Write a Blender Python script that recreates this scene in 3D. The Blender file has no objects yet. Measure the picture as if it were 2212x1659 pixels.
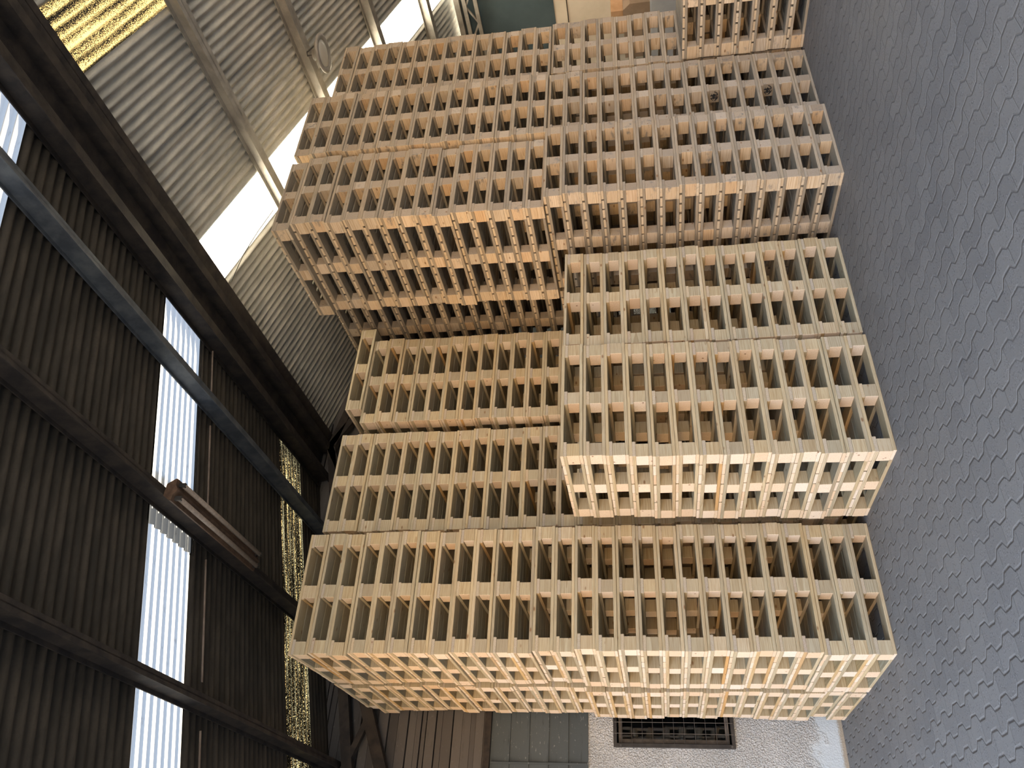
import bpy, bmesh, math, random
from mathutils import Vector, Matrix

rnd = random.Random(7)
scene = bpy.context.scene
COL = scene.collection

# ------------------------------------------------------------------ camera
# x = along the stack fronts (to the right, away), y = into the hall (to the left, away), z = up
F_PX, PITCH, ROLL, YAW, CAM_H = 1677.27, 0.14246, -0.05309, 0.94599, 1.4811
fw = Vector((math.cos(YAW)*math.cos(PITCH), math.sin(YAW)*math.cos(PITCH), math.sin(PITCH)))
r0 = Vector((math.sin(YAW), -math.cos(YAW), 0))
u0 = r0.cross(fw)
rt = math.cos(ROLL)*r0 + math.sin(ROLL)*u0
up = -math.sin(ROLL)*r0 + math.cos(ROLL)*u0
cam_d = bpy.data.cameras.new('camera')
cam = bpy.data.objects.new('camera', cam_d)
COL.objects.link(cam)
# the phone was turned on its side: the picture's left is the hall's up
cx, cy, cz = -up, rt, -fw
cam.matrix_world = Matrix(((cx.x, cy.x, cz.x, 0), (cx.y, cy.y, cz.y, 0), (cx.z, cy.z, cz.z, CAM_H), (0, 0, 0, 1)))
cam_d.sensor_fit = 'HORIZONTAL'
cam_d.sensor_width = 36.0
cam_d.lens = F_PX/2212*36
cam_d.shift_x = -37.55/2212
cam_d.shift_y = -37.2/2212
cam_d.clip_start = 0.05
scene.camera = cam

# ------------------------------------------------------------------ world, sun, exposure
scene.view_settings.view_transform = 'Standard'
scene.view_settings.look = 'None'
scene.view_settings.gamma = 1
scene.view_settings.use_curve_mapping = False
scene.view_settings.exposure = 1.6

world = bpy.data.worlds.new('daylight'); scene.world = world
world.use_nodes = True
wn, wl = world.node_tree.nodes, world.node_tree.links
wn.clear()
def W(t, **k):
    n = wn.new(t)
    for a, b in k.items(): setattr(n, a, b)
    return n
tc = W('ShaderNodeTexCoord')
sep = W('ShaderNodeSeparateXYZ'); wl.new(tc.outputs['Generated'], sep.inputs[0])
elev = W('ShaderNodeMapRange', interpolation_type='SMOOTHSTEP')
elev.inputs['From Min'].default_value = 0.06; elev.inputs['From Max'].default_value = 0.26
wl.new(sep.outputs['Z'], elev.inputs['Value'])
azi = W('ShaderNodeMapRange', interpolation_type='SMOOTHSTEP')
azi.inputs['From Min'].default_value = 0.25; azi.inputs['From Max'].default_value = -0.45
wl.new(sep.outputs['X'], azi.inputs['Value'])
skycol = W('ShaderNodeMix', data_type='RGBA')          # low warm evening horizon over the yard, pale sky above
skycol.inputs['A'].default_value = (3.4, 2.1, 1.0, 1)
skycol.inputs['B'].default_value = (1.25, 1.50, 1.85, 1)
wl.new(elev.outputs[0], skycol.inputs['Factor'])
mixaz = W('ShaderNodeMix', data_type='RGBA')
mixaz.inputs['A'].default_value = (0.54, 0.67, 0.86, 1)
wl.new(azi.outputs[0], mixaz.inputs['Factor'])
wl.new(skycol.outputs['Result'], mixaz.inputs['B'])
bg = W('ShaderNodeBackground'); bg.inputs['Strength'].default_value = 1.0
wl.new(mixaz.outputs['Result'], bg.inputs['Color'])
wo = W('ShaderNodeOutputWorld'); wl.new(bg.outputs[0], wo.inputs[0])

sun_d = bpy.data.lights.new('sun', 'SUN'); sun = bpy.data.objects.new('sun', sun_d); COL.objects.link(sun)
sun_d.energy = 60.0; sun_d.angle = 0.01; sun_d.color = (1.0, 0.85, 0.60)
sun_dir = Vector((0.88, 0.22, 0.285)).normalized()      # from beyond the right-hand wall
sun.rotation_euler = sun_dir.to_track_quat('Z', 'Y').to_euler()

# ------------------------------------------------------------------ node helper and materials
class NT:
    def __init__(s, name):
        s.m = bpy.data.materials.new(name); s.m.use_nodes = True
        s.n, s.l = s.m.node_tree.nodes, s.m.node_tree.links
        s.n.clear()
        s.out = s.n.new('ShaderNodeOutputMaterial')
    def node(s, t, ins=None, **k):
        n = s.n.new(t)
        for a, b in k.items(): setattr(n, a, b)
        for a, b in (ins or {}).items():
            if hasattr(b, 'node'): s.l.new(b, n.inputs[a])
            else: n.inputs[a].default_value = b
        return n
    def math(s, op, a, b=0.0, c=0.0, clamp=False):
        n = s.node('ShaderNodeMath', {0: a, 1: b, 2: c}, operation=op); n.use_clamp = clamp
        return n.outputs[0]
    def noise(s, vec, scale, detail=3, rough=0.5, dist=0.0):
        return s.node('ShaderNodeTexNoise', {'Vector': vec, 'Scale': scale, 'Detail': detail, 'Roughness': rough, 'Distortion': dist}).outputs['Fac']
    def ramp(s, fac, stops, interp='LINEAR'):
        n = s.node('ShaderNodeValToRGB', {'Fac': fac}); r = n.color_ramp; r.interpolation = interp
        while len(r.elements) > 1: r.elements.remove(r.elements[-1])
        r.elements[0].position = stops[0][0]; r.elements[0].color = (*stops[0][1], 1)
        for p, c in stops[1:]:
            e = r.elements.new(p); e.color = (*c, 1)
        return n.outputs['Color']
    def mix(s, f, a, b, mode='MIX'):
        n = s.node('ShaderNodeMix', data_type='RGBA', blend_type=mode)
        for k, v in (('Factor', f), ('A', a), ('B', b)):
            if hasattr(v, 'node'): s.l.new(v, n.inputs[k])
            else: n.inputs[k].default_value = v if k == 'Factor' else (*v, 1)
        return n.outputs['Result']
    def mrange(s, v, a, b, c=0.0, d=1.0, smooth=True):
        return s.node('ShaderNodeMapRange', {'Value': v, 'From Min': a, 'From Max': b, 'To Min': c, 'To Max': d},
                      interpolation_type='SMOOTHSTEP' if smooth else 'LINEAR').outputs[0]
    def coords(s, which='Object'):
        return s.node('ShaderNodeTexCoord').outputs[which]
    def mapping(s, vec, scale=(1, 1, 1), loc=(0, 0, 0)):
        return s.node('ShaderNodeMapping', {'Vector': vec, 'Scale': scale, 'Location': loc}).outputs[0]
    def sepxyz(s, v):
        return s.node('ShaderNodeSeparateXYZ', {0: v}).outputs
    def comb(s, x, y, z):
        return s.node('ShaderNodeCombineXYZ', {0: x, 1: y, 2: z}).outputs[0]
    def bsdf(s, color, rough=0.8, height=None, dist=0.002, strength=0.6, metallic=0.0, spec=0.3):
        b = s.node('ShaderNodeBsdfPrincipled', {'Roughness': rough, 'Metallic': metallic, 'Specular IOR Level': spec})
        if hasattr(color, 'node'): s.l.new(color, b.inputs['Base Color'])
        else: b.inputs['Base Color'].default_value = (*color, 1)
        if height is not None:
            bp = s.node('ShaderNodeBump', {'Height': height, 'Distance': dist, 'Strength': strength})
            s.l.new(bp.outputs[0], b.inputs['Normal'])
        s.l.new(b.outputs[0], s.out.inputs[0])
        return b

def wood(name, axis, tones, stain=0.0, stamp=False, contrast=0.5, end=None, endmix=0.6):
    """sawn softwood, grain along the given local axis: growth rings on the end grain, streaks along the faces"""
    t = NT(name)
    oi = t.node('ShaderNodeObjectInfo').outputs['Random']
    isl = t.node('ShaderNodeNewGeometry').outputs['Random Per Island']
    rand = t.math('FRACT', t.math('ADD', t.math('MULTIPLY', oi, 13.37), t.math('MULTIPLY', isl, 7.77)))
    rand2 = t.math('FRACT', t.math('MULTIPLY', rand, 57.31))
    rand3 = t.math('FRACT', t.math('MULTIPLY', rand, 191.7))
    x, y, z = t.sepxyz(t.coords())[0:3]
    g, a, b = (x, y, z) if axis == 'x' else (y, x, z)
    off = t.math('MULTIPLY', rand, 40.0)
    # warp slowly along the grain
    wv = t.comb(t.math('ADD', t.math('MULTIPLY', g, 1.5), off), t.math('MULTIPLY', a, 6.0), t.math('MULTIPLY', b, 6.0))
    warp = t.math('MULTIPLY', t.math('SUBTRACT', t.noise(wv, 1.0, 2), 0.5), 0.03)
    ca = t.math('ADD', t.math('ADD', a, t.math('MULTIPLY', t.math('SUBTRACT', rand2, 0.5), 0.16)), warp)
    cb = t.math('ADD', t.math('ADD', b, t.math('MULTIPLY', t.math('ADD', rand3, -0.35), 0.16)), warp)
    rad = t.math('SQRT', t.math('ADD', t.math('MULTIPLY', ca, ca), t.math('MULTIPLY', cb, cb)))
    ring = t.math('FRACT', t.math('MULTIPLY', rad, t.math('ADD', 110.0, t.math('MULTIPLY', rand2, 80.0))))
    ring = t.math('POWER', ring, 2.2)
    fine = t.noise(t.comb(t.math('ADD', t.math('MULTIPLY', g, 8.0), off), t.math('MULTIPLY', a, 240.0), t.math('MULTIPLY', b, 240.0)), 1.0, 3)
    n = len(tones)
    base = t.ramp(rand, [(i/(n-1), c) for i, c in enumerate(tones)])
    if end:                                            # end grain tone
        on = t.sepxyz(t.node('ShaderNodeVectorTransform', {'Vector': t.node('ShaderNodeNewGeometry').outputs['True Normal']}, vector_type='NORMAL', convert_from='WORLD', convert_to='OBJECT').outputs[0])
        em = t.mrange(t.math('ABSOLUTE', on[0] if axis == 'x' else on[1]), 0.5, 0.8)
        ec = t.ramp(rand2, [(i/(len(end)-1), c) for i, c in enumerate(end)])
        base = t.mix(t.math('MULTIPLY', em, endmix), base, ec)
    dark = t.mix(1.0, base, (0.56, 0.45, 0.33), 'MULTIPLY')
    c = t.mix(t.math('MULTIPLY', ring, contrast), base, dark)
    c = t.mix(t.math('MULTIPLY', t.mrange(fine, 0.42, 0.72), 0.5), c, dark)
    # knots
    kv = t.comb(t.math('ADD', t.math('MULTIPLY', g, 6.0), off), t.math('MULTIPLY', a, 13.0), t.math('ADD', t.math('MULTIPLY', b, 13.0), t.math('MULTIPLY', rand2, 9.0)))
    vd = t.node('ShaderNodeTexVoronoi', {'Vector': kv, 'Scale': 1.0}).outputs['Distance']
    knot = t.mrange(vd, 0.13, 0.04)
    c = t.mix(t.math('MULTIPLY', knot, 0.8), c, (0.16, 0.075, 0.03))
    if stain:
        sv = t.comb(t.math('ADD', t.math('MULTIPLY', g, 9.0), off), t.math('MULTIPLY', a, 20.0), t.math('MULTIPLY', b, 20.0))
        st = t.math('MULTIPLY', t.mrange(t.noise(sv, 1.0, 4, 0.65), 0.52, 0.72), t.mrange(rand3, 0.35, 0.7))
        c = t.mix(t.math('MULTIPLY', st, stain), c, (0.13, 0.14, 0.145))
    if stamp:
        sn = t.noise(t.comb(t.math('MULTIPLY', x, 60.0), t.math('MULTIPLY', y, 38.0), t.math('MULTIPLY', z, 60.0)), 1.0, 3, 0.6, 0.6)
        r = t.math('SQRT', t.math('ADD', t.math('POWER', t.math('DIVIDE', y, 0.05), 2.0), t.math('POWER', t.math('DIVIDE', z, 0.036), 2.0)))
        msk = t.math('MULTIPLY', t.mrange(sn, 0.44, 0.52), t.mrange(r, 1.0, 0.8))
        c = t.mix(msk, c, (0.02, 0.022, 0.024))
    h = t.math('ADD', t.math('MULTIPLY', ring, 0.5), fine)
    t.bsdf(c, 0.75, h, 0.0012, 0.5, spec=0.2)
    return t.m

PALE = [(0.43, 0.385, 0.27), (0.39, 0.358, 0.26), (0.48, 0.42, 0.29), (0.44, 0.37, 0.235), (0.36, 0.34, 0.26), (0.50, 0.445, 0.33), (0.40, 0.34, 0.225), (0.43, 0.39, 0.285), (0.33, 0.295, 0.22), (0.41, 0.38, 0.28), (0.45, 0.39, 0.265)]
BARK = PALE[:4] + [(0.52, 0.33, 0.14)] + PALE[4:8] + [(0.55, 0.40, 0.20)] + PALE[8:]
ENDS = [(0.72, 0.645, 0.545), (0.70, 0.575, 0.43), (0.75, 0.695, 0.62), (0.67, 0.52, 0.37), (0.73, 0.645, 0.53), (0.76, 0.715, 0.655)]
GREY = [(0.42, 0.40, 0.35), (0.48, 0.44, 0.37), (0.38, 0.36, 0.33), (0.50, 0.44, 0.33)]
WORN = [(0.315, 0.285, 0.230), (0.280, 0.256, 0.212), (0.350, 0.308, 0.240), (0.250, 0.230, 0.196), (0.375, 0.332, 0.265), (0.295, 0.252, 0.192)]
WENDS = [(0.285, 0.26, 0.225), (0.34, 0.31, 0.268), (0.24, 0.212, 0.178), (0.40, 0.378, 0.34), (0.31, 0.27, 0.215)]
M = {}
M['pale_x'] = wood('pale_pine_lengthwise', 'x', PALE, end=ENDS, endmix=0.8)
M['pale_y'] = wood('pale_pine_crosswise', 'y', BARK, end=GREY, endmix=0.8)
M['pale_block'] = wood('pale_pine_block', 'x', PALE, end=ENDS, endmix=0.9, contrast=0.55)
M['worn_x'] = wood('worn_pine_lengthwise', 'x', WORN, 0.35, end=[(0.66, 0.56, 0.42), (0.58, 0.48, 0.34), (0.68, 0.60, 0.47)], endmix=0.85)  # board ends lightened so the left faces look more strongly lit
M['worn_y'] = wood('worn_pine_crosswise', 'y', WORN, 0.35, end=WENDS)
M['worn_block'] = wood('worn_pine_block', 'y', [(0.60, 0.50, 0.37), (0.56, 0.455, 0.32), (0.64, 0.53, 0.38), (0.48, 0.43, 0.35), (0.64, 0.55, 0.43), (0.58, 0.43, 0.27)], 0.8, contrast=0.6, end=WENDS, endmix=0.85)  # long-grain tones lightened: light on the left faces put into the colour
M['stamped_block'] = wood('stamped_pine_block', 'y', WORN, 0.3, stamp=True)

def rough_mat(name, c1, c2, scale=6.0, rough=0.9, bump=0.0, bscale=120, spec=0.2, metallic=0.0, lo=0.35, hi=0.7):
    t = NT(name); v = t.coords()
    n = t.noise(v, scale, 5, 0.6)
    c = t.mix(t.mrange(n, lo, hi), c1, c2)
    h = t.noise(v, bscale, 3) if bump else None
    t.bsdf(c, rough, h, bump, 0.8, metallic, spec)
    return t.m

# interlocking wavy concrete pavers
def paver_mat():
    t = NT('wavy_interlocking_pavers')
    v = t.coords()
    x, y, z = t.sepxyz(v)[0:3]
    PX, PY = 0.1025, 0.2085
    ph = t.math('FRACT', t.math('DIVIDE', t.math('SUBTRACT', y, 3.758), PY))
    # trapezoid wave, two flanks and two flats per paver
    tri = t.math('ABSOLUTE', t.math('SUBTRACT', t.math('FRACT', t.math('ADD', ph, 0.13)), 0.5))
    wave = t.mrange(tri, 0.15, 0.35, -0.017, 0.017)
    jit = t.math('MULTIPLY', t.math('SUBTRACT', t.noise(v, 14.0, 2), 0.5), 0.010)
    a = t.math('DIVIDE', t.math('ADD', t.math('ADD', t.math('SUBTRACT', x, 1.268), wave), jit), PX)
    row = t.math('FLOOR', a)
    fa = t.math('SUBTRACT', a, row)
    half = t.math('MULTIPLY', t.math('FRACT', t.math('MULTIPLY', row, 0.5)), 1.0)
    bb = t.math('ADD', t.math('ADD', t.math('DIVIDE', t.math('SUBTRACT', y, 3.758), PY), half), 0.5)
    cell = t.math('FLOOR', bb); fb = t.math('SUBTRACT', bb, cell)
    da = t.math('MULTIPLY', t.math('MINIMUM', fa, t.math('SUBTRACT', 1.0, fa)), PX)
    db = t.math('MULTIPLY', t.math('MINIMUM', fb, t.math('SUBTRACT', 1.0, fb)), PY)
    soft = t.math('ADD', 0.004, t.math('MULTIPLY', t.noise(v, 3.0, 3), 0.012))
    ha = t.mrange(da, 0.0, t.math('ADD', soft, 0.0))
    hb = t.mrange(db, 0.0, 0.004, 0.55, 1.0)
    hh = t.math('MULTIPLY', ha, hb)
    fill = t.mrange(t.noise(v, 1.7, 4, 0.6), 0.5, 0.7)          # joints choked with dust in patches
    hh = t.math('ADD', t.math('MULTIPLY', hh, t.math('SUBTRACT', 1.0, t.math('MULTIPLY', fill, 0.6))), t.math('MULTIPLY', fill, 0.6))
    rv = t.node('ShaderNodeTexWhiteNoise', {'Vector': t.comb(row, cell, 0.0)}, noise_dimensions='3D').outputs['Value']
    grain = t.noise(v, 420.0, 2, 0.7)
    patch = t.noise(v, 16.0, 4, 0.65)
    spec = t.math('MULTIPLY', t.mrange(t.noise(v, 115.0, 3, 0.75), 0.55, 0.66), t.mrange(patch, 0.40, 0.58))
    pit = t.math('MULTIPLY', t.mrange(t.noise(v, 100.0, 3, 0.75), 0.45, 0.34), t.mrange(patch, 0.40, 0.58))
    c = t.mix(rv, (0.140, 0.139, 0.142), (0.174, 0.172, 0.173))
    c = t.mix(t.mrange(t.noise(v, 0.8, 3), 0.4, 0.65), c, t.mix(0.5, c, (0.18, 0.172, 0.165)))
    c = t.mix(t.math('MULTIPLY', spec, 0.75), c, (0.36, 0.365, 0.38))
    c = t.mix(t.math('MULTIPLY', pit, 0.75), c, (0.045, 0.045, 0.05))
    c = t.mix(t.math('MULTIPLY', t.math('SUBTRACT', 1.0, hh), 0.40), c, (0.085, 0.083, 0.084))
    h = t.math('ADD', t.math('MULTIPLY', hh, 1.0), t.math('ADD', t.math('MULTIPLY', t.math('ADD', grain, patch), 0.16), t.math('MULTIPLY', t.math('SUBTRACT', spec, pit), 0.18)))
    t.bsdf(c, 0.72, h, 0.008, 0.8, spec=0.35)
    return t.m
M['paver'] = paver_mat()

def sheet_mat(name, c1, c2, spec=0.25):
    t = NT(name); v = t.coords()
    n = t.noise(t.mapping(v, (1.0, 5.0, 1.0)), 2.2, 5, 0.65)
    m = t.noise(v, 60.0, 3, 0.7)
    c = t.mix(t.mrange(n, 0.35, 0.68), c1, c2)
    c = t.mix(t.math('MULTIPLY', t.mrange(m, 0.5, 0.7), 0.4), c, c1)
    t.bsdf(c, 0.75, m, 0.001, 0.4, spec=spec)
    return t.m
M['sheet_left'] = sheet_mat('dirty_shaded_fibre_cement_sheet', (0.022, 0.019, 0.015), (0.048, 0.040, 0.031))  # dirt, plus the shade under the left slope put into the colour
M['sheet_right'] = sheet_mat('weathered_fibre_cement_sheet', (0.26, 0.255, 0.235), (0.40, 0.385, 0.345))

def skylight_mat(name, col, dirt_col, dirt, shear, xs, speckle=False, line=0.6, cov=0.5):
    t = NT(name); x, y, z = t.sepxyz(t.coords())[0:3]
    yy = t.math('SUBTRACT', y, t.math('MULTIPLY', t.math('SUBTRACT', x, xs), shear))
    v = t.comb(x, yy, z)
    ph = t.math('FRACT', t.math('ADD', t.math('DIVIDE', yy, PITCHC), 0.25))
    val = t.math('ABSOLUTE', t.math('SUBTRACT', ph, 0.5))            # 0 in the troughs where dirt gathers
    if speckle:
        n = t.noise(t.mapping(v, (0.8, 1.0, 1.0)), 170.0, 3, 0.8)
        band = t.noise(t.comb(t.math('MULTIPLY', x, 0.8), t.math('MULTIPLY', yy, 13.0), 0.0), 1.0, 3, 0.5)
        k = t.math('ADD', n, t.math('MULTIPLY', t.math('SUBTRACT', band, 0.5), dirt))
        k = t.math('ADD', k, t.math('MULTIPLY', t.math('SUBTRACT', val, 0.25), line))
        m = t.mrange(k, cov, cov+0.06)
        c = t.mix(t.noise(v, 150.0, 2), tuple(q*0.7 for q in col), col)
    else:
        n = t.noise(t.mapping(v, (11.0, 45.0, 1.0)), 1.0, 5, 0.75)
        m = t.math('SUBTRACT', 1.0, t.math('MULTIPLY', t.mrange(n, 0.58, 0.74), dirt))
        m = t.math('MULTIPLY', m, t.math('SUBTRACT', 1.0, t.math('MULTIPLY', t.mrange(val, 0.075, 0.03), line)))
        c = t.mix(0.0, col, col)
    tr = t.node('ShaderNodeBsdfTranslucent', {'Color': c})
    df = t.node('ShaderNodeBsdfDiffuse', {'Color': (*dirt_col, 1)})
    mx = t.node('ShaderNodeMixShader', {0: m, 1: df.outputs[0], 2: tr.outputs[0]})
    t.l.new(mx.outputs[0], t.out.inputs[0])
    return t.m
PITCHC, SHL, SHR = 0.0755, -0.055, 0.105
M['sky_blue'] = skylight_mat('clear_corrugated_rooflight', (0.195, 0.20, 0.205), (0.12, 0.11, 0.095), 0.6, SHL, 4.0)
M['sky_white'] = skylight_mat('bright_corrugated_rooflight', (0.80, 0.80, 0.78), (0.4, 0.36, 0.28), 0.2, SHR, 4.35, line=0.3)
M['sky_moss'] = skylight_mat('mossy_corrugated_rooflight', (0.50, 0.38, 0.18), (0.02, 0.017, 0.011), 0.5, SHL, 4.0, True, 0.25, 0.59)
M['sky_amber'] = skylight_mat('amber_corrugated_rooflight', (0.10, 0.078, 0.036), (0.06, 0.055, 0.05), 0.45, SHR, 4.35, True, 0.30, 0.50)

M['steel_dark'] = rough_mat('rusty_dark_steel', (0.020, 0.018, 0.018), (0.045, 0.037, 0.031), 9, 0.7, 0.001, 60)
M['steel_blue'] = rough_mat('blue_lit_grey_steel', (0.05, 0.058, 0.07), (0.10, 0.11, 0.12), 7, 0.65, 0.001, 50, 0.25)  # blue light from the rooflight put into the upper purlin's colour
M['steel_grey'] = rough_mat('grey_painted_steel', (0.17, 0.16, 0.145), (0.27, 0.255, 0.23), 5, 0.6, 0.001, 50, 0.3)
M['fixture'] = rough_mat('brown_rusted_fixture', (0.06, 0.038, 0.026), (0.11, 0.07, 0.048), 20, 0.55)
M['tube'] = rough_mat('dusty_unlit_tube', (0.17, 0.14, 0.115), (0.24, 0.20, 0.165), 40, 0.4, spec=0.5)
M['black'] = rough_mat('black_painted_metal', (0.012, 0.012, 0.013), (0.035, 0.032, 0.03), 12, 0.5, spec=0.4)
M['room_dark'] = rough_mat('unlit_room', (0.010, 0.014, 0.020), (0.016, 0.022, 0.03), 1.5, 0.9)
M['frame'] = rough_mat('grey_brown_window_frame', (0.09, 0.08, 0.072), (0.15, 0.135, 0.12), 14, 0.6)
M['bars'] = rough_mat('galvanised_wire', (0.05, 0.05, 0.05), (0.09, 0.088, 0.086), 30, 0.45, metallic=0.4, spec=0.5)
M['card'] = rough_mat('brown_cardboard', (0.36, 0.22, 0.12), (0.45, 0.29, 0.17), 5, 0.9)
M['card_dark'] = rough_mat('dark_brown_cardboard', (0.20, 0.15, 0.105), (0.26, 0.195, 0.14), 4, 0.9)
M['cabinet'] = rough_mat('blue_grey_cabinet_paint', (0.28, 0.30, 0.32), (0.33, 0.35, 0.37), 3, 0.5, spec=0.4)
M['cream'] = rough_mat('cream_wall_panel', (0.50, 0.46, 0.38), (0.58, 0.53, 0.45), 2.5, 0.85, 0.001, 40)
M['green_panel'] = rough_mat('dark_green_grey_cladding', (0.05, 0.075, 0.09), (0.068, 0.098, 0.115), 1.5, 0.7)
M['brick'] = rough_mat('brown_wall_block', (0.40, 0.25, 0.15), (0.50, 0.33, 0.2), 6, 0.9)
M['cable'] = rough_mat('dark_cable', (0.03, 0.028, 0.025), (0.06, 0.055, 0.05), 8, 0.6)
M['conduit'] = rough_mat('dull_conduit', (0.12, 0.09, 0.07), (0.18, 0.14, 0.11), 8, 0.5)

def pebble_mat():
    t = NT('pebbledash_render'); v = t.coords()
    peb = t.node('ShaderNodeTexVoronoi', {'Vector': v, 'Scale': 75.0}).outputs['Distance']
    n = t.noise(v, 90.0, 3, 0.6); big = t.noise(v, 2.5, 4)
    z = t.sepxyz(v)[2]
    smooth = t.mrange(t.math('ADD', z, t.math('MULTIPLY', t.math('SUBTRACT', t.noise(v, 5.0, 4, 0.6), 0.5), 0.5)), 0.30, 0.18)
    c = t.mix(t.mrange(big, 0.35, 0.7), (0.42, 0.45, 0.47), (0.52, 0.55, 0.575))
    c = t.mix(t.math('MULTIPLY', t.mrange(n, 0.55, 0.35), t.math('SUBTRACT', 0.65, t.math('MULTIPLY', smooth, 0.5))), c, (0.20, 0.195, 0.185))
    c = t.mix(t.math('MULTIPLY', smooth, 0.8), c, (0.46, 0.54, 0.61))
    c = t.mix(t.mrange(t.math('ADD', z, t.math('MULTIPLY', n, 0.05)), 0.075, 0.045), c, (0.32, 0.29, 0.24))
    h = t.math('MULTIPLY', t.math('ADD', peb, n), t.math('SUBTRACT', 1.0, t.math('MULTIPLY', smooth, 0.85)))
    t.bsdf(c, 0.9, h, 0.012, 0.9, spec=0.2)
    return t.m
M['pebble'] = pebble_mat()
def clad_mat(name, c1, c2, streak):
    t = NT(name); v = t.coords()
    n = t.noise(t.mapping(v, (1.2, 1.0, 9.0)), 2.5, 5, 0.65)
    isl = t.node('ShaderNodeNewGeometry').outputs['Random Per Island']
    c = t.mix(isl, c1, c2)
    c = t.mix(t.mrange(n, 0.55, 0.75), c, tuple(k*0.6 for k in c1))
    sp = t.noise(t.mapping(v, (22.0, 1.0, 55.0)), 1.0, 4, 0.7)
    c = t.mix(t.math('MULTIPLY', t.mrange(sp, 0.62, 0.72), 0.6), c, streak)
    t.bsdf(c, 0.65, n, 0.002, 0.5, spec=0.3)
    return t.m
M['slate'] = clad_mat('slate_grey_metal_cladding', (0.052, 0.066, 0.074), (0.075, 0.09, 0.098), (0.32, 0.34, 0.35))
M['slats'] = clad_mat('weathered_brown_boards', (0.05, 0.047, 0.046), (0.105, 0.099, 0.096), (0.18, 0.175, 0.17))

def glass_mat():
    t = NT('dark_window_glass')
    g = t.node('ShaderNodeBsdfGlossy', {'Color': (0.9, 0.95, 1, 1), 'Roughness': 0.04})
    d = t.node('ShaderNodeBsdfTransparent', {'Color': (0.55, 0.6, 0.65, 1)})
    fr = t.node('ShaderNodeFresnel', {'IOR': 1.5})
    mx = t.node('ShaderNodeMixShader', {0: fr.outputs[0], 1: d.outputs[0], 2: g.outputs[0]})
    t.l.new(mx.outputs[0], t.out.inputs[0])
    return t.m
M['glass'] = glass_mat()
def lens_mat():
    t = NT('frosted_lamp_lens'); t.bsdf((0.42, 0.40, 0.35), 0.3, spec=0.5); return t.m
M['lens'] = lens_mat()

# ------------------------------------------------------------------ mesh helpers
def box(bm, x0, x1, y0, y1, z0, z1, bev=0.0, mat=None):
    vs = [bm.verts.new((x, y, z)) for z in (z0, z1) for y in (y0, y1) for x in (x0, x1)]
    fs = [bm.faces.new([vs[i] for i in q]) for q in ((0, 2, 3, 1), (4, 5, 7, 6), (0, 1, 5, 4), (2, 6, 7, 3), (0, 4, 6, 2), (1, 3, 7, 5))]
    if bev:
        es = list({e for f in fs for e in f.edges})
        bmesh.ops.bevel(bm, geom=es, offset=bev, segments=1, profile=0.5, affect='EDGES')
    elif mat is not None:
        pass
    return vs
def obox(bm, p, q, w, h, upv=(0, 0, 1)):
    """bar from p to q, w wide, h deep"""
    p, q = Vector(p), Vector(q); d = (q-p).normalized()
    s = d.cross(Vector(upv)).normalized(); n = s.cross(d).normalized()
    vs = [bm.verts.new(c + s*a*w/2 + n*b*h/2) for c in (p, q) for a, b in ((-1, -1), (1, -1), (1, 1), (-1, 1))]
    for f in ((0, 3, 2, 1), (4, 5, 6, 7), (0, 1, 5, 4), (1, 2, 6, 5), (2, 3, 7, 6), (3, 0, 4, 7)):
        bm.faces.new([vs[i] for i in f])
def tube(bm, pts, r, seg=8):
    pts = [Vector(p) for p in pts]; rings = []
    for i, p in enumerate(pts):
        d = (pts[min(i+1, len(pts)-1)] - pts[max(i-1, 0)]).normalized()
        a = Vector((0, 0, 1)) if abs(d.z) < 0.9 else Vector((1, 0, 0))
        s = d.cross(a).normalized(); n = s.cross(d)
        rings.append([bm.verts.new(p + r*(math.cos(k*2*math.pi/seg)*s + math.sin(k*2*math.pi/seg)*n)) for k in range(seg)])
    for A, B in zip(rings, rings[1:]):
        for k in range(seg):
            bm.faces.new((A[k], A[(k+1) % seg], B[(k+1) % seg], B[k]))
    bm.faces.new(rings[0][::-1]); bm.faces.new(rings[-1])
def lathe(bm, prof, seg=40):
    rings = []
    for r, z in prof:
        if r < 1e-6: rings.append([bm.verts.new((0, 0, z))]*seg)
        else: rings.append([bm.verts.new((r*math.cos(k*2*math.pi/seg), r*math.sin(k*2*math.pi/seg), z)) for k in range(seg)])
    for A, B in zip(rings, rings[1:]):
        for k in range(seg):
            q = [A[k], A[(k+1) % seg], B[(k+1) % seg], B[k]]
            u = []
            for v in q:
                if v not in u: u.append(v)
            if len(u) > 2: bm.faces.new(u)
def mesh(name, bm, mat, smooth=False):
    bmesh.ops.recalc_face_normals(bm, faces=bm.faces)
    me = bpy.data.meshes.new(name); bm.to_mesh(me); bm.free()
    if smooth:
        for p in me.polygons: p.use_smooth = True
    me.materials.append(mat)
    return me
def obj(name, me, parent=None, loc=(0, 0, 0), rz=0.0):
    o = bpy.data.objects.new(name, me); COL.objects.link(o)
    o.location = loc; o.rotation_euler = (0, 0, rz)
    if parent: o.parent = parent
    return o
def built(name, fn, mat, parent=None, smooth=False, loc=(0, 0, 0)):
    bm = bmesh.new(); fn(bm)
    return obj(name, mesh(name, bm, mat, smooth), parent, loc)
def tag(o, label, cat, group=None):
    o['label'] = label; o['category'] = cat
    if group: o['group'] = group
    return o
def struct(o):
    o['kind'] = 'structure'; return o
def empty(name, loc, rz=0.0):
    o = bpy.data.objects.new(name, None); COL.objects.link(o)
    o.location = loc; o.rotation_euler = (0, 0, rz); o.empty_display_size = 0.1
    return o

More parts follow.
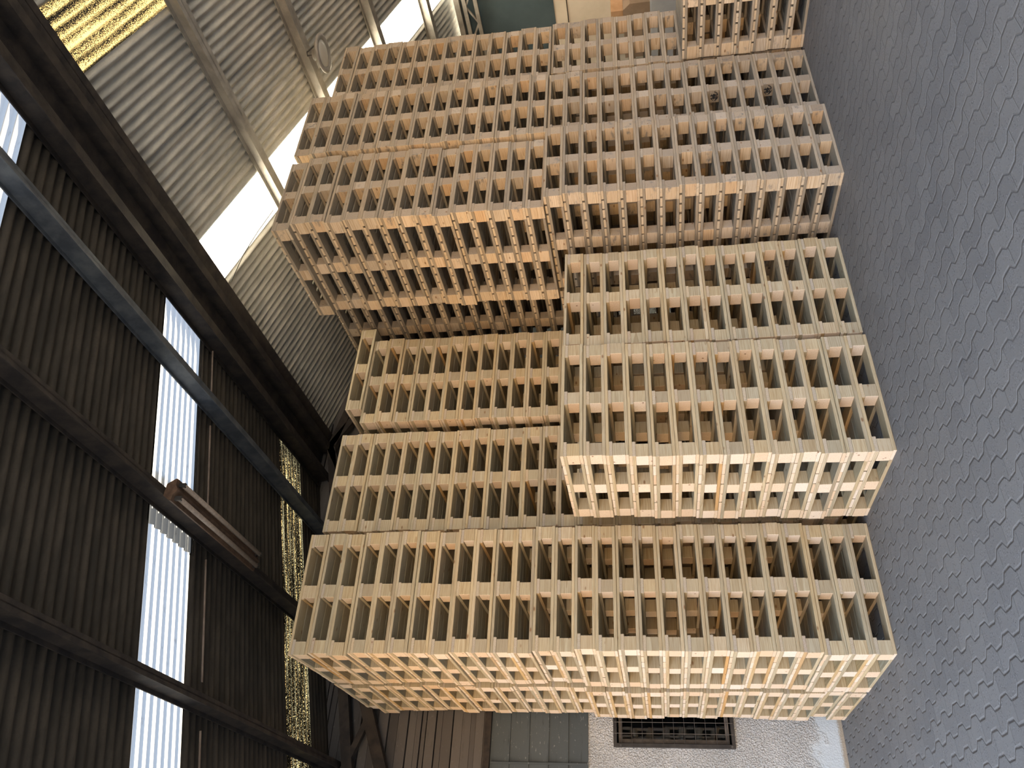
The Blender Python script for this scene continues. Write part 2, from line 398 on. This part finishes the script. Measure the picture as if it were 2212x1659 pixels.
# ------------------------------------------------------------------ setting: floor, roof, walls
SL, AR, ZE = 0.24, 4.15, 4.12               # roof slope, ridge line, sheet height above x = 0
ZRIDGE = ZE + SL*AR
def zl(x): return ZE + SL*x
def zr(x): return ZRIDGE - SL*(x-AR)
BW, XR = 7.21, 9.75                         # gable wall, right-hand wall
struct(built('floor', lambda bm: box(bm, -25, 25, -25, 25, -0.3, 0), M['paver']))

def corrugated(bm, x0, x1, y0, y1, zf, shear, xs, amp=0.0135, dz=0.0, nx=1):
    n = max(2, int(round((y1-y0)/PITCHC*8)))
    rows = []
    for i in range(nx+1):
        x = x0 + (x1-x0)*i/nx
        rows.append([bm.verts.new((x, y0 + (y1-y0)*j/n + shear*(x-xs), zf(x) + dz + amp*math.sin(2*math.pi*(y0 + (y1-y0)*j/n)/PITCHC))) for j in range(n+1)])
    for A, B in zip(rows, rows[1:]):
        for j in range(n): bm.faces.new((A[j], A[j+1], B[j+1], B[j]))
XEAVE = -1.3
def left_sheets(bm):
    for y0, y1 in ((-2.5, -0.27), (0.32, 1.83), (2.44, 3.97), (4.57, 6.09), (6.66, 7.55)):
        corrugated(bm, XEAVE, AR+0.05, y0-0.02, y1+0.02, zl, SHL, 4.0, nx=2)
def right_sheets(bm):
    for y0, y1 in ((-2.5, -0.1), (0.40, 2.10), (2.60, 3.31), (3.29, 4.13), (4.63, 7.55)):
        corrugated(bm, AR-0.05, XR+0.35, y0-0.02, y1+0.02, zr, SHR, 4.35, nx=2, dz=0.012 if y0 == 3.29 else 0)
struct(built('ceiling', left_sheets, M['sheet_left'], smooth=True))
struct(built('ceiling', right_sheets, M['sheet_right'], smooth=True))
def strip_l(y0, y1, lap=None):
    def fn(bm):
        if lap is None: corrugated(bm, XEAVE, AR+0.05, y0, y1, zl, SHL, 4.0, dz=0.004)
        else:
            corrugated(bm, XEAVE, lap+0.36, y0, y1, zl, SHL, 4.0, dz=0.022)
            corrugated(bm, lap, AR+0.05, y0, y1, zl, SHL, 4.0, dz=0.0)
    return fn
def strip_r(y0, y1):
    return lambda bm: corrugated(bm, AR-0.05, XR+0.35, y0, y1, zr, SHR, 4.35, dz=0.004)
wi = 1
for fn, mt in ((strip_l(3.97, 4.57, 1.93), 'sky_blue'), (strip_l(1.83, 2.44), 'sky_blue'), (strip_l(6.09, 6.66), 'sky_moss'), (strip_l(-0.27, 0.32), 'sky_blue'),
               (strip_r(4.13, 4.63), 'sky_white'), (strip_r(2.10, 2.60), 'sky_amber'), (strip_r(-0.1, 0.40), 'sky_amber')):
    struct(built('window_%d' % wi, fn, M[mt], smooth=True)); wi += 1

# purlins: Z sections under the sheets
tn = 1
def purlin(x, zf, sgn, mat, h=0.14, w=0.03, y0=-2.4, y1=7.15):
    # web square to the sheet, flanges along it; sgn: which way the slope climbs
    global tn
    c, sn = 1/math.sqrt(1+SL*SL), SL/math.sqrt(1+SL*SL)
    def slab(bm, s0, s1, n0, n1):
        vs = []
        for y in (y0, y1):
            for a, n in ((s0, n0), (s1, n0), (s1, n1), (s0, n1)):
                vs.append(bm.verts.new((x + sgn*(a*c + n*sn), y, zf(x) + a*sn - n*c)))
        for f in ((0, 3, 2, 1), (4, 5, 6, 7), (0, 1, 5, 4), (1, 2, 6, 5), (2, 3, 7, 6), (3, 0, 4, 7)):
            bm.faces.new([vs[k] for k in f])
    def fn(bm):
        slab(bm, -0.004, 0.004, 0.012, h)
        slab(bm, -w, w, h-0.008, h)
        slab(bm, -w, w, 0.012, 0.02)
    struct(built('trim_%d' % tn, fn, mat)); tn += 1
for x in (-0.10, 0.98, 2.065, 3.13): purlin(x, zl, 1, M['steel_blue'] if x > 3 else M['steel_dark'])
purlin(3.76, zl, 1, M['steel_dark'], 0.15, 0.05)
purlin(4.30, zr, -1, M['steel_dark'], 0.15, 0.05)
for x in (5.43, 6.58, 7.85, 9.07): purlin(x, zr, -1, M['steel_grey'], 0.13, 0.04)
def ridge_cap(bm):
    for s in (-1, 1):
        vs = [bm.verts.new((AR, y, ZRIDGE+0.012)) for y in (-2.5, 7.5)] + [bm.verts.new((AR+s*0.3, y, ZRIDGE+0.012-0.3*SL)) for y in (7.5, -2.5)]
        bm.faces.new(vs if s > 0 else vs[::-1])
        xc = AR + s*0.26
        box(bm, xc-0.02, xc+0.02, -2.5, 7.5, ZRIDGE-0.26*SL-0.022, ZRIDGE-0.26*SL+0.022)     # filler strip added under the cap to stop light leaks
    box(bm, AR-0.035, AR+0.035, -2.4, 7.12, ZRIDGE-0.20, ZRIDGE-0.03)
    box(bm, AR-0.20, AR+0.20, -2.45, 7.12, ZRIDGE-0.085, ZRIDGE-0.07)  # plate added below the ridge to block light leaking between the sheets
struct(built('trim_%d' % tn, ridge_cap, M['steel_dark'])); tn += 1

# gable truss against the end wall
def truss(bm):
    y = BW-0.13
    obox(bm, (XEAVE, y, zl(XEAVE)-0.22), (AR, y, ZRIDGE-0.22), 0.07, 0.09)
    obox(bm, (AR, y, ZRIDGE-0.22), (XR, y, zr(XR)-0.22), 0.07, 0.09)
    obox(bm, (2.1, y, 4.31), (-1.2, y, 2.92), 0.08, 0.10)
    obox(bm, (1.37, y, 4.02), (0.85, y, 4.22), 0.06, 0.05)
    obox(bm, (0.75, y, 3.74), (0.45, y, 4.05), 0.06, 0.05)
    obox(bm, (AR, y, ZRIDGE-0.2), (3.3, y, 4.42), 0.07, 0.07)
    obox(bm, (AR, y, ZRIDGE-0.2), (5.0, y, 4.42), 0.07, 0.07)
    obox(bm, (2.1, y, 4.34), (6.2, y, 4.34), 0.07, 0.08)
struct(built('trim_%d' % tn, truss, M['steel_dark'])); tn += 1

# end wall: pebbledash below, slate cladding, brown boards up to the roof
WX0, WX1, WZ0, WZ1 = 1.205, 1.90, 0.872, 1.875
def end_wall(bm):
    y0, y1 = BW, BW+0.25
    box(bm, -3.0, WX0, y0, y1, 0, 2.09); box(bm, WX1, XR+0.2, y0, y1, 0, 2.09)
    box(bm, WX0, WX1, y0, y1, 0, WZ0); box(bm, WX0, WX1, y0, y1, WZ1, 2.09)
    box(bm, WX0, WX1, y1-0.02, y1, WZ0, WZ1)
wb = struct(built('wall_back', end_wall, M['pebble']))
def slate(bm):
    z = 2.09; k = 0
    while z < 2.93:
        h = 0.168
        vs = [bm.verts.new(p) for p in ((-3, BW-0.004, z+h), (XR, BW-0.004, z+h), (XR, BW-0.022, z), (-3, BW-0.022, z), (-3, BW+0.2, z), (XR, BW+0.2, z), (XR, BW+0.2, z+h), (-3, BW+0.2, z+h))]
        for f in ((0, 3, 2, 1), (3, 4, 5, 2), (4, 7, 6, 5), (7, 0, 1, 6), (0, 7, 4, 3), (1, 2, 5, 6)): bm.faces.new([vs[i] for i in f])
        z += h; k += 1
    box(bm, 1.06, 1.075, BW-0.03, BW, 2.1, 2.92)
struct(built('wall_back_cladding', slate, M['slate']))
def slats(bm):
    z = 2.94; rr = random.Random(3)
    while z < 5.2:
        h = rr.choice((0.045, 0.06, 0.075, 0.09)); o = rr.uniform(0.0, 0.022)
        zt = min(z+h-rr.choice((0.002, 0.003, 0.012)), ZRIDGE-0.03)
        if zt - z < 0.01: break
        L = lambda q: -3.0 if q < 3.85 else (q+0.012-ZE)/SL                # ends cut along the roof slope
        R = lambda q: XR if q < zr(XR) else AR - (q+0.012-ZRIDGE)/SL
        vs = [bm.verts.new(p) for yy in (BW-o, BW+0.1) for p in ((L(z), yy, z), (R(z), yy, z), (R(zt), yy, zt), (L(zt), yy, zt))]
        for f in ((0, 1, 2, 3), (7, 6, 5, 4), (0, 4, 5, 1), (1, 5, 6, 2), (2, 6, 7, 3), (3, 7, 4, 0)): bm.faces.new([vs[k] for k in f])
        z += h
    box(bm, -3.0, XR, BW+0.1, BW+0.14, 2.94, 3.85)
    vs = [bm.verts.new((x, BW+0.12, zz)) for x, zz in ((XEAVE, 3.8), (XR, 3.75), (AR, ZRIDGE-0.01))]; bm.faces.new(vs)
struct(built('wall_back_boards', slats, M['slats']))
struct(built('trim_%d' % tn, lambda bm: box(bm, -3.0, XR, BW-0.05, BW, 2.93, 2.985), M['steel_dark'])); tn += 1

# barred window in the end wall
win = struct(empty('window_%d' % wi, (WX0, BW, WZ0))); wi += 1
w_, h_ = WX1-WX0, WZ1-WZ0
def ring(bm, a, t, y0, y1):
    box(bm, a, w_-a, y0, y1, a, a+t); box(bm, a, w_-a, y0, y1, h_-a-t, h_-a)
    box(bm, a, a+t, y0, y1, a+t, h_-a-t); box(bm, w_-a-t, w_-a, y0, y1, a+t, h_-a-t)
built('outer_frame', lambda bm: ring(bm, 0.0, 0.028, -0.035, 0.05), M['black'], win)
built('sash_frame', lambda bm: ring(bm, 0.042, 0.03, 0.03, 0.08), M['frame'], win)
built('glass_pane', lambda bm: box(bm, 0.07, w_-0.07, 0.052, 0.058, 0.07, h_-0.07), M['glass'], win)
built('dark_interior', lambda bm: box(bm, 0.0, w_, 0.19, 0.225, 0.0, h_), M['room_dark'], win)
def grille(bm):
    z = 0.06
    while z < h_-0.03:
        tube(bm, [(0.01, -0.03, z), (w_-0.01, -0.03, z)], 0.0026, 6); z += 0.0875
    x = 0.105
    while x < w_-0.03:
        tube(bm, [(x, -0.036, 0.01), (x, -0.036, h_-0.01)], 0.0026, 6); x += 0.0875
built('wire_grille', grille, M['bars'], win)
def bolts(bm):
    for px, pz in ((0.012, 0.03), (0.012, h_-0.06), (w_-0.012, 0.03), (w_-0.012, h_-0.06)):
        tube(bm, [(px, -0.045, pz), (px, -0.034, pz)], 0.008, 10)
built('fixing_bolt', bolts, M['bars'], win)

# right-hand wall: cream panels below, dark cladding above, lattice girder under the eave
struct(built('wall_right', lambda bm: box(bm, XR, XR+0.2, -2.5, BW+0.2, 0, 2.36), M['cream']))
struct(built('wall_right_cladding', lambda bm: (box(bm, XR+0.01, XR+0.16, -2.5, 3.2, 2.36, 3.66), box(bm, XR-0.01, XR+0.14, 3.2, 5.9, 2.36, 3.66), box(bm, XR+0.01, XR+0.16, 5.9, BW, 2.36, 3.66)), M['green_panel']))
struct(built('trim_%d' % tn, lambda bm: box(bm, XR-0.012, XR, -2.5, BW, 2.185, 2.195), M['black'])); tn += 1
def girder(bm):
    x = XR-0.12
    for z in (3.35, 3.50): box(bm, x-0.025, x+0.025, -2.4, BW-0.02, z-0.025, z+0.025)
    box(bm, XR-0.10, XR-0.0, -2.4, BW-0.02, 3.57, 3.64)
    y = -2.4; k = 0
    while y < BW-0.5:
        obox(bm, (x, y, 3.36 if k % 2 else 3.49), (x, y+0.24, 3.49 if k % 2 else 3.36), 0.022, 0.022); y += 0.24; k += 1
struct(built('trim_%d' % tn, girder, M['steel_grey'])); tn += 1

# conduits and cables under the roof
def lc(bm):
    y = 4.66
    for x0, x1 in ((-1.2, 0.86), (1.14, 1.94), (2.22, 3.0), (3.3, 3.7)):
        tube(bm, [(x0, y+SHL*(x0-4), zl(x0)-0.05), (x1, y+SHL*(x1-4), zl(x1)-0.05)], 0.007, 8)
struct(built('trim_%d' % tn, lc, M['conduit'])); tn += 1
tag(built('hanging_cable', lambda bm: tube(bm, [(4.45, 4.66, 5.0), (4.7, 4.60, 4.93), (5.0, 4.60, 4.86), (5.3, 4.63, 4.80)], 0.005, 6), M['cable']), 'thin dark cable slung below the bright right-hand rooflight', 'cable')

# ------------------------------------------------------------------ pallets
def board_mesh(name, x0, x1, y0, y1, h, mat, bev=0.0025):
    bm = bmesh.new(); box(bm, x0, x1, y0, y1, 0, h, bev); return mesh(name, bm, mat)
class Kind:
    def __init__(s, W, D, hs, bx, by, nb, gap, tag_, seed):
        s.W, s.D, s.hs, s.bx, s.by = W, D, hs, bx, by
        s.p = sum(hs); r = random.Random(seed)
        hb, hk, hst, hd = hs
        mx, my, mb = M[tag_+'_x'], M[tag_+'_y'], M[tag_+'_block']
        s.decks = []
        for v in range(6):
            bm = bmesh.new(); pitch = (D+gap)/nb
            for i in range(nb):
                a = i*pitch; wob = r.uniform(-0.0025, 0.0025)
                lo, hi = a + (0 if i == 0 else wob), a+pitch-gap + (0 if i == nb-1 else r.uniform(-0.0025, 0.0025))
                box(bm, r.uniform(-0.002, 0.004), W+r.uniform(-0.004, 0.002), lo, hi, 0, hd-r.uniform(0, 0.0015), 0.0022)
            s.decks.append(mesh('top_deck', bm, mx))
        sw = bx+0.014
        s.sw = sw
        s.stringer = [board_mesh('stringer_board', -sw/2, sw/2, 0.0, D, hst, my) for _ in range(1)]
        s.block = board_mesh('spacer_block', -bx/2, bx/2, -by/2, by/2, hk, mb, 0.002)
        bm = bmesh.new(); box(bm, -bx/2, bx/2, -by/2, by/2, -hk/2, hk/2, 0.002)
        s.block_c = mesh('spacer_block', bm, M['stamped_block'])
        s.bot_long = board_mesh('bottom_board', 0, W, -by/2, by/2, hb, mx)
        s.bot_cross = board_mesh('bottom_board', -bx/2, bx/2, 0, D-2*by, hb, my)
PALE_K = Kind(0.884, 0.888, (0.022, 0.079, 0.022, 0.021), 0.092, 0.114, 7, 0.008, 'pale', 5)
WORN_K = Kind(0.779, 1.047, (0.021, 0.0802, 0.021, 0.020), 0.080, 0.118, 11, 0.017, 'worn', 9)

def make_pallet(k, loc, rz, stamp=False):
    root = empty('pallet', loc, rz)
    hb, hk, hst, hd = k.hs
    xs = (k.bx/2, k.W/2, k.W-k.bx/2); ys = (k.by/2, k.D/2, k.D-k.by/2)
    obj('bottom_board', k.bot_long, root, (rnd.uniform(-.003, .003), ys[0], 0))
    obj('bottom_board', k.bot_long, root, (rnd.uniform(-.003, .003), ys[2], 0))
    for i, x in enumerate(xs):
        obj('bottom_board', k.bot_cross, root, (x+rnd.uniform(-.003, .003)*(i == 1), k.by, 0))
        xst = (k.sw/2, k.W/2, k.W-k.sw/2)[i]
        obj('stringer_board', k.stringer[0], root, (xst, rnd.uniform(-.003, .003), hb+hk))
        for j, y in enumerate(ys):
            dx, dy = rnd.uniform(-.003, .003), rnd.uniform(-.003, .003)
            if stamp and i == 1 and j == 0:
                o = obj('spacer_block', k.block_c, root, (x+dx, y+dy, hb+hk/2)); o['label'] = 'block smudged with black ink'
            else:
                obj('spacer_block', k.block, root, (x+dx, y+dy, hb), rnd.uniform(-.02, .02))
    obj('top_deck', k.decks[rnd.randrange(len(k.decks))], root, (0, 0, hb+hk+hst))
    return root
ORD = ['', 'first', 'second', 'third', 'fourth', 'fifth', 'sixth', 'seventh', 'eighth', 'ninth', 'tenth', 'eleventh', 'twelfth', 'thirteenth', 'fourteenth', 'fifteenth',
       'sixteenth', 'seventeenth', 'eighteenth', 'nineteenth', 'twentieth', 'twenty-first', 'twenty-second', 'twenty-third', 'twenty-fourth', 'twenty-fifth', 'twenty-sixth',
       'twenty-seventh', 'twenty-eighth', 'twenty-ninth', 'thirtieth']
def stack(k, where, lifts, total, special=None, stamps=()):
    """lifts: (first level, count, x, y, yaw, lean x, lean y); the near left corner of the pallet stands at x, y"""
    special = special or {}
    col = 'pale pine' if k is PALE_K else 'worn pine'
    for lv0, n, x, y, rz, lx, ly in lifts:
        for i in range(n):
            lv = lv0+i; dz = i*k.p
            if lv in special: px, py, pr = special[lv]
            else:
                j = 0.0 if i == 0 else 1.0
                px = x+lx*dz+rnd.gauss(0, .005)*j; py = y+ly*dz+rnd.gauss(0, .005)*j; pr = rz+rnd.gauss(0, .006)*j
            o = make_pallet(k, (px, py, lv*k.p), pr, lv in stamps)
            if lv+1 == total: lab = 'topmost %s pallet of the %s' % (col, where)
            elif lv == 0: lab = 'lowest %s pallet, on the floor, of the %s' % (col, where)
            else: lab = '%s pallet, %s from the floor in the %s' % (col, ORD[lv+1], where)
            tag(o, lab, 'pallet', 'pallets in the ' + where)
stack(PALE_K, 'tall stack at the near left corner', [(0, 14, 1.428, 5.236, .022, .014, -.005), (14, 14, 1.450, 5.272, -.022, -.006, .001)], 28)
stack(PALE_K, 'tall stack against the pebbledash wall', [(0, 14, 1.412, 6.19, -.002, .000, .000), (14, 14, 1.446, 6.21, -.006, .001, .003)], 28)
stack(PALE_K, 'short frontmost stack in the centre', [(0, 14, 2.354, 4.315, .011, .012, -.012)], 14)
stack(PALE_K, 'short stack right of the frontmost', [(0, 14, 3.285, 4.359, .003, .007, -.004)], 14)
stack(PALE_K, 'tall stack right of the corner', [(0, 14, 2.412, 5.400, .004, .0, .0), (14, 14, 2.412, 5.414, .002, -.001, .003)], 28, {0: (2.440, 5.275, .0)})
stack(PALE_K, 'tall stack with crooked top', [(0, 14, 3.385, 5.385, .0, .0, .0), (14, 14, 3.385, 5.395, .0, .003, .0)], 28, {27: (3.520, 5.374, .010)})
stack(PALE_K, 'stack behind the crooked-topped one', [(0, 14, 3.41, 6.31, .0, .0, .0), (14, 14, 3.43, 6.312, .0, .0, .0)], 28)
stack(WORN_K, 'nearest tall right-hand stack', [(0, 15, 4.343, 3.904, -.008, .005, -.003), (15, 15, 4.302, 3.951, .002, .010, -.010)], 30, {29: (4.265, 3.933, -.004)})
stack(WORN_K, 'second tall right-hand stack', [(0, 15, 5.195, 3.985, .004, .002, -.003), (15, 15, 5.130, 3.920, -.002, -.004, -.004)], 30, stamps=(2, 5))
stack(WORN_K, 'farthest tall right-hand stack', [(0, 15, 6.082, 4.034, -.004, .001, .0), (15, 14, 5.965, 3.984, -.003, .004, -.007)], 29)
stack(WORN_K, 'low stack at the right edge', [(0, 7, 6.038, 2.962, -.001, .001, .0)], 7)
stack(WORN_K, 'stack behind nearest right-hand one', [(0, 15, 4.395, 5.025, -.005, .0, .0), (15, 15, 4.508, 5.04, -.002, .003, -.003)], 30)

# ------------------------------------------------------------------ lamps and things by the walls
fx = tag(empty('fluorescent_batten', (2.10, 4.02, 4.42), 0), 'rusty twin-tube fluorescent batten fixed under a dark roof beam', 'light fixture')
def tray(bm):
    L = 1.20
    prof = [(-0.075, 0.0), (-0.075, -0.012), (-0.035, -0.012), (0.0, -0.035), (0.035, -0.012), (0.075, -0.012), (0.075, 0.0), (0.04, 0.05), (-0.04, 0.05)]
    A = [bm.verts.new((x, 0, z)) for x, z in prof]; B = [bm.verts.new((x, L, z)) for x, z in prof]
    for i in range(len(prof)): bm.faces.new((A[i], A[(i+1) % len(prof)], B[(i+1) % len(prof)], B[i]))
    bm.faces.new(A); bm.faces.new(B)
built('housing', tray, M['fixture'], fx)
for s in (-1, 1):
    t_ = built('fluorescent_tube', lambda bm: tube(bm, [(s*0.045, 0.04, -0.040), (s*0.045, 1.17, -0.040)], 0.016, 14), M['tube'], fx, True)
    for y in (0.03, 1.16):
        built('lamp_holder', lambda bm: box(bm, s*0.045-0.014, s*0.045+0.014, y, y+0.018, -0.055, -0.005), M['black'], fx)

lx, ly, lz = 6.384, 3.777, 4.20
lamp = tag(empty('high_bay_lamp', (lx, ly, lz)), 'round grey high bay lamp hanging under a roof beam', 'lamp')
built('housing', lambda bm: lathe(bm, [(0.0, 0.10), (0.05, 0.10), (0.06, 0.06), (0.13, 0.04), (0.155, 0.02), (0.172, 0.012), (0.172, 0.0), (0.150, -0.006), (0.125, 0.0), (0.118, 0.008), (0.0, 0.010)], 48), M['steel_grey'], lamp, True)
built('lens', lambda bm: lathe(bm, [(0.0, -0.004), (0.08, -0.002), (0.118, 0.004), (0.118, 0.007)], 40), M['lens'], lamp, True)
built('hanging_bracket', lambda bm: (tube(bm, [(0, 0, 0.09), (0.02, 0.02, 0.17), (0.10, 0.03, 0.20), (0.19, 0.02, 0.135)], 0.007, 8), tube(bm, [(0.0, 0.03, 0.09), (0.06, 0.10, 0.14), (0.19, 0.12, 0.10), (0.19, 0.12, 0.14)], 0.004, 6)), M['cable'], lamp)

cab = tag(empty('metal_cabinet', (9.10, 4.95, 0)), 'grey metal cabinet by the cream wall, two boxes on it', 'cabinet')
built('carcass', lambda bm: box(bm, 0, 0.5, 0, 1.1, 0, 1.14, 0.006), M['cabinet'], cab)
for y0 in (0.01, 0.555): built('door', lambda bm: box(bm, -0.016, -0.001, y0, y0+0.535, 0.05, 1.12, 0.003), M['cabinet'], cab)
def brown_box(bm):
    vs = [bm.verts.new((x, y, z)) for x in (9.14, 9.5) for y, z in ((5.225, 1.14), (5.95, 1.14), (5.95, 1.47), (5.30, 1.47), (5.225, 1.385))]
    bm.faces.new(vs[:5]); bm.faces.new(vs[5:][::-1])
    for i in range(5): bm.faces.new((vs[i], vs[(i+1) % 5], vs[5+(i+1) % 5], vs[5+i]))
tag(built('cardboard_box', brown_box, M['card_dark']), 'dark brown box with slanted top lying on the grey cabinet', 'box', 'boxes on the cabinet')
tag(built('cardboard_box', lambda bm: box(bm, 9.16, 9.46, 5.31, 5.62, 1.47, 1.62, 0.003), M['card']), 'light brown carton on top of the dark brown box', 'box', 'boxes on the cabinet')
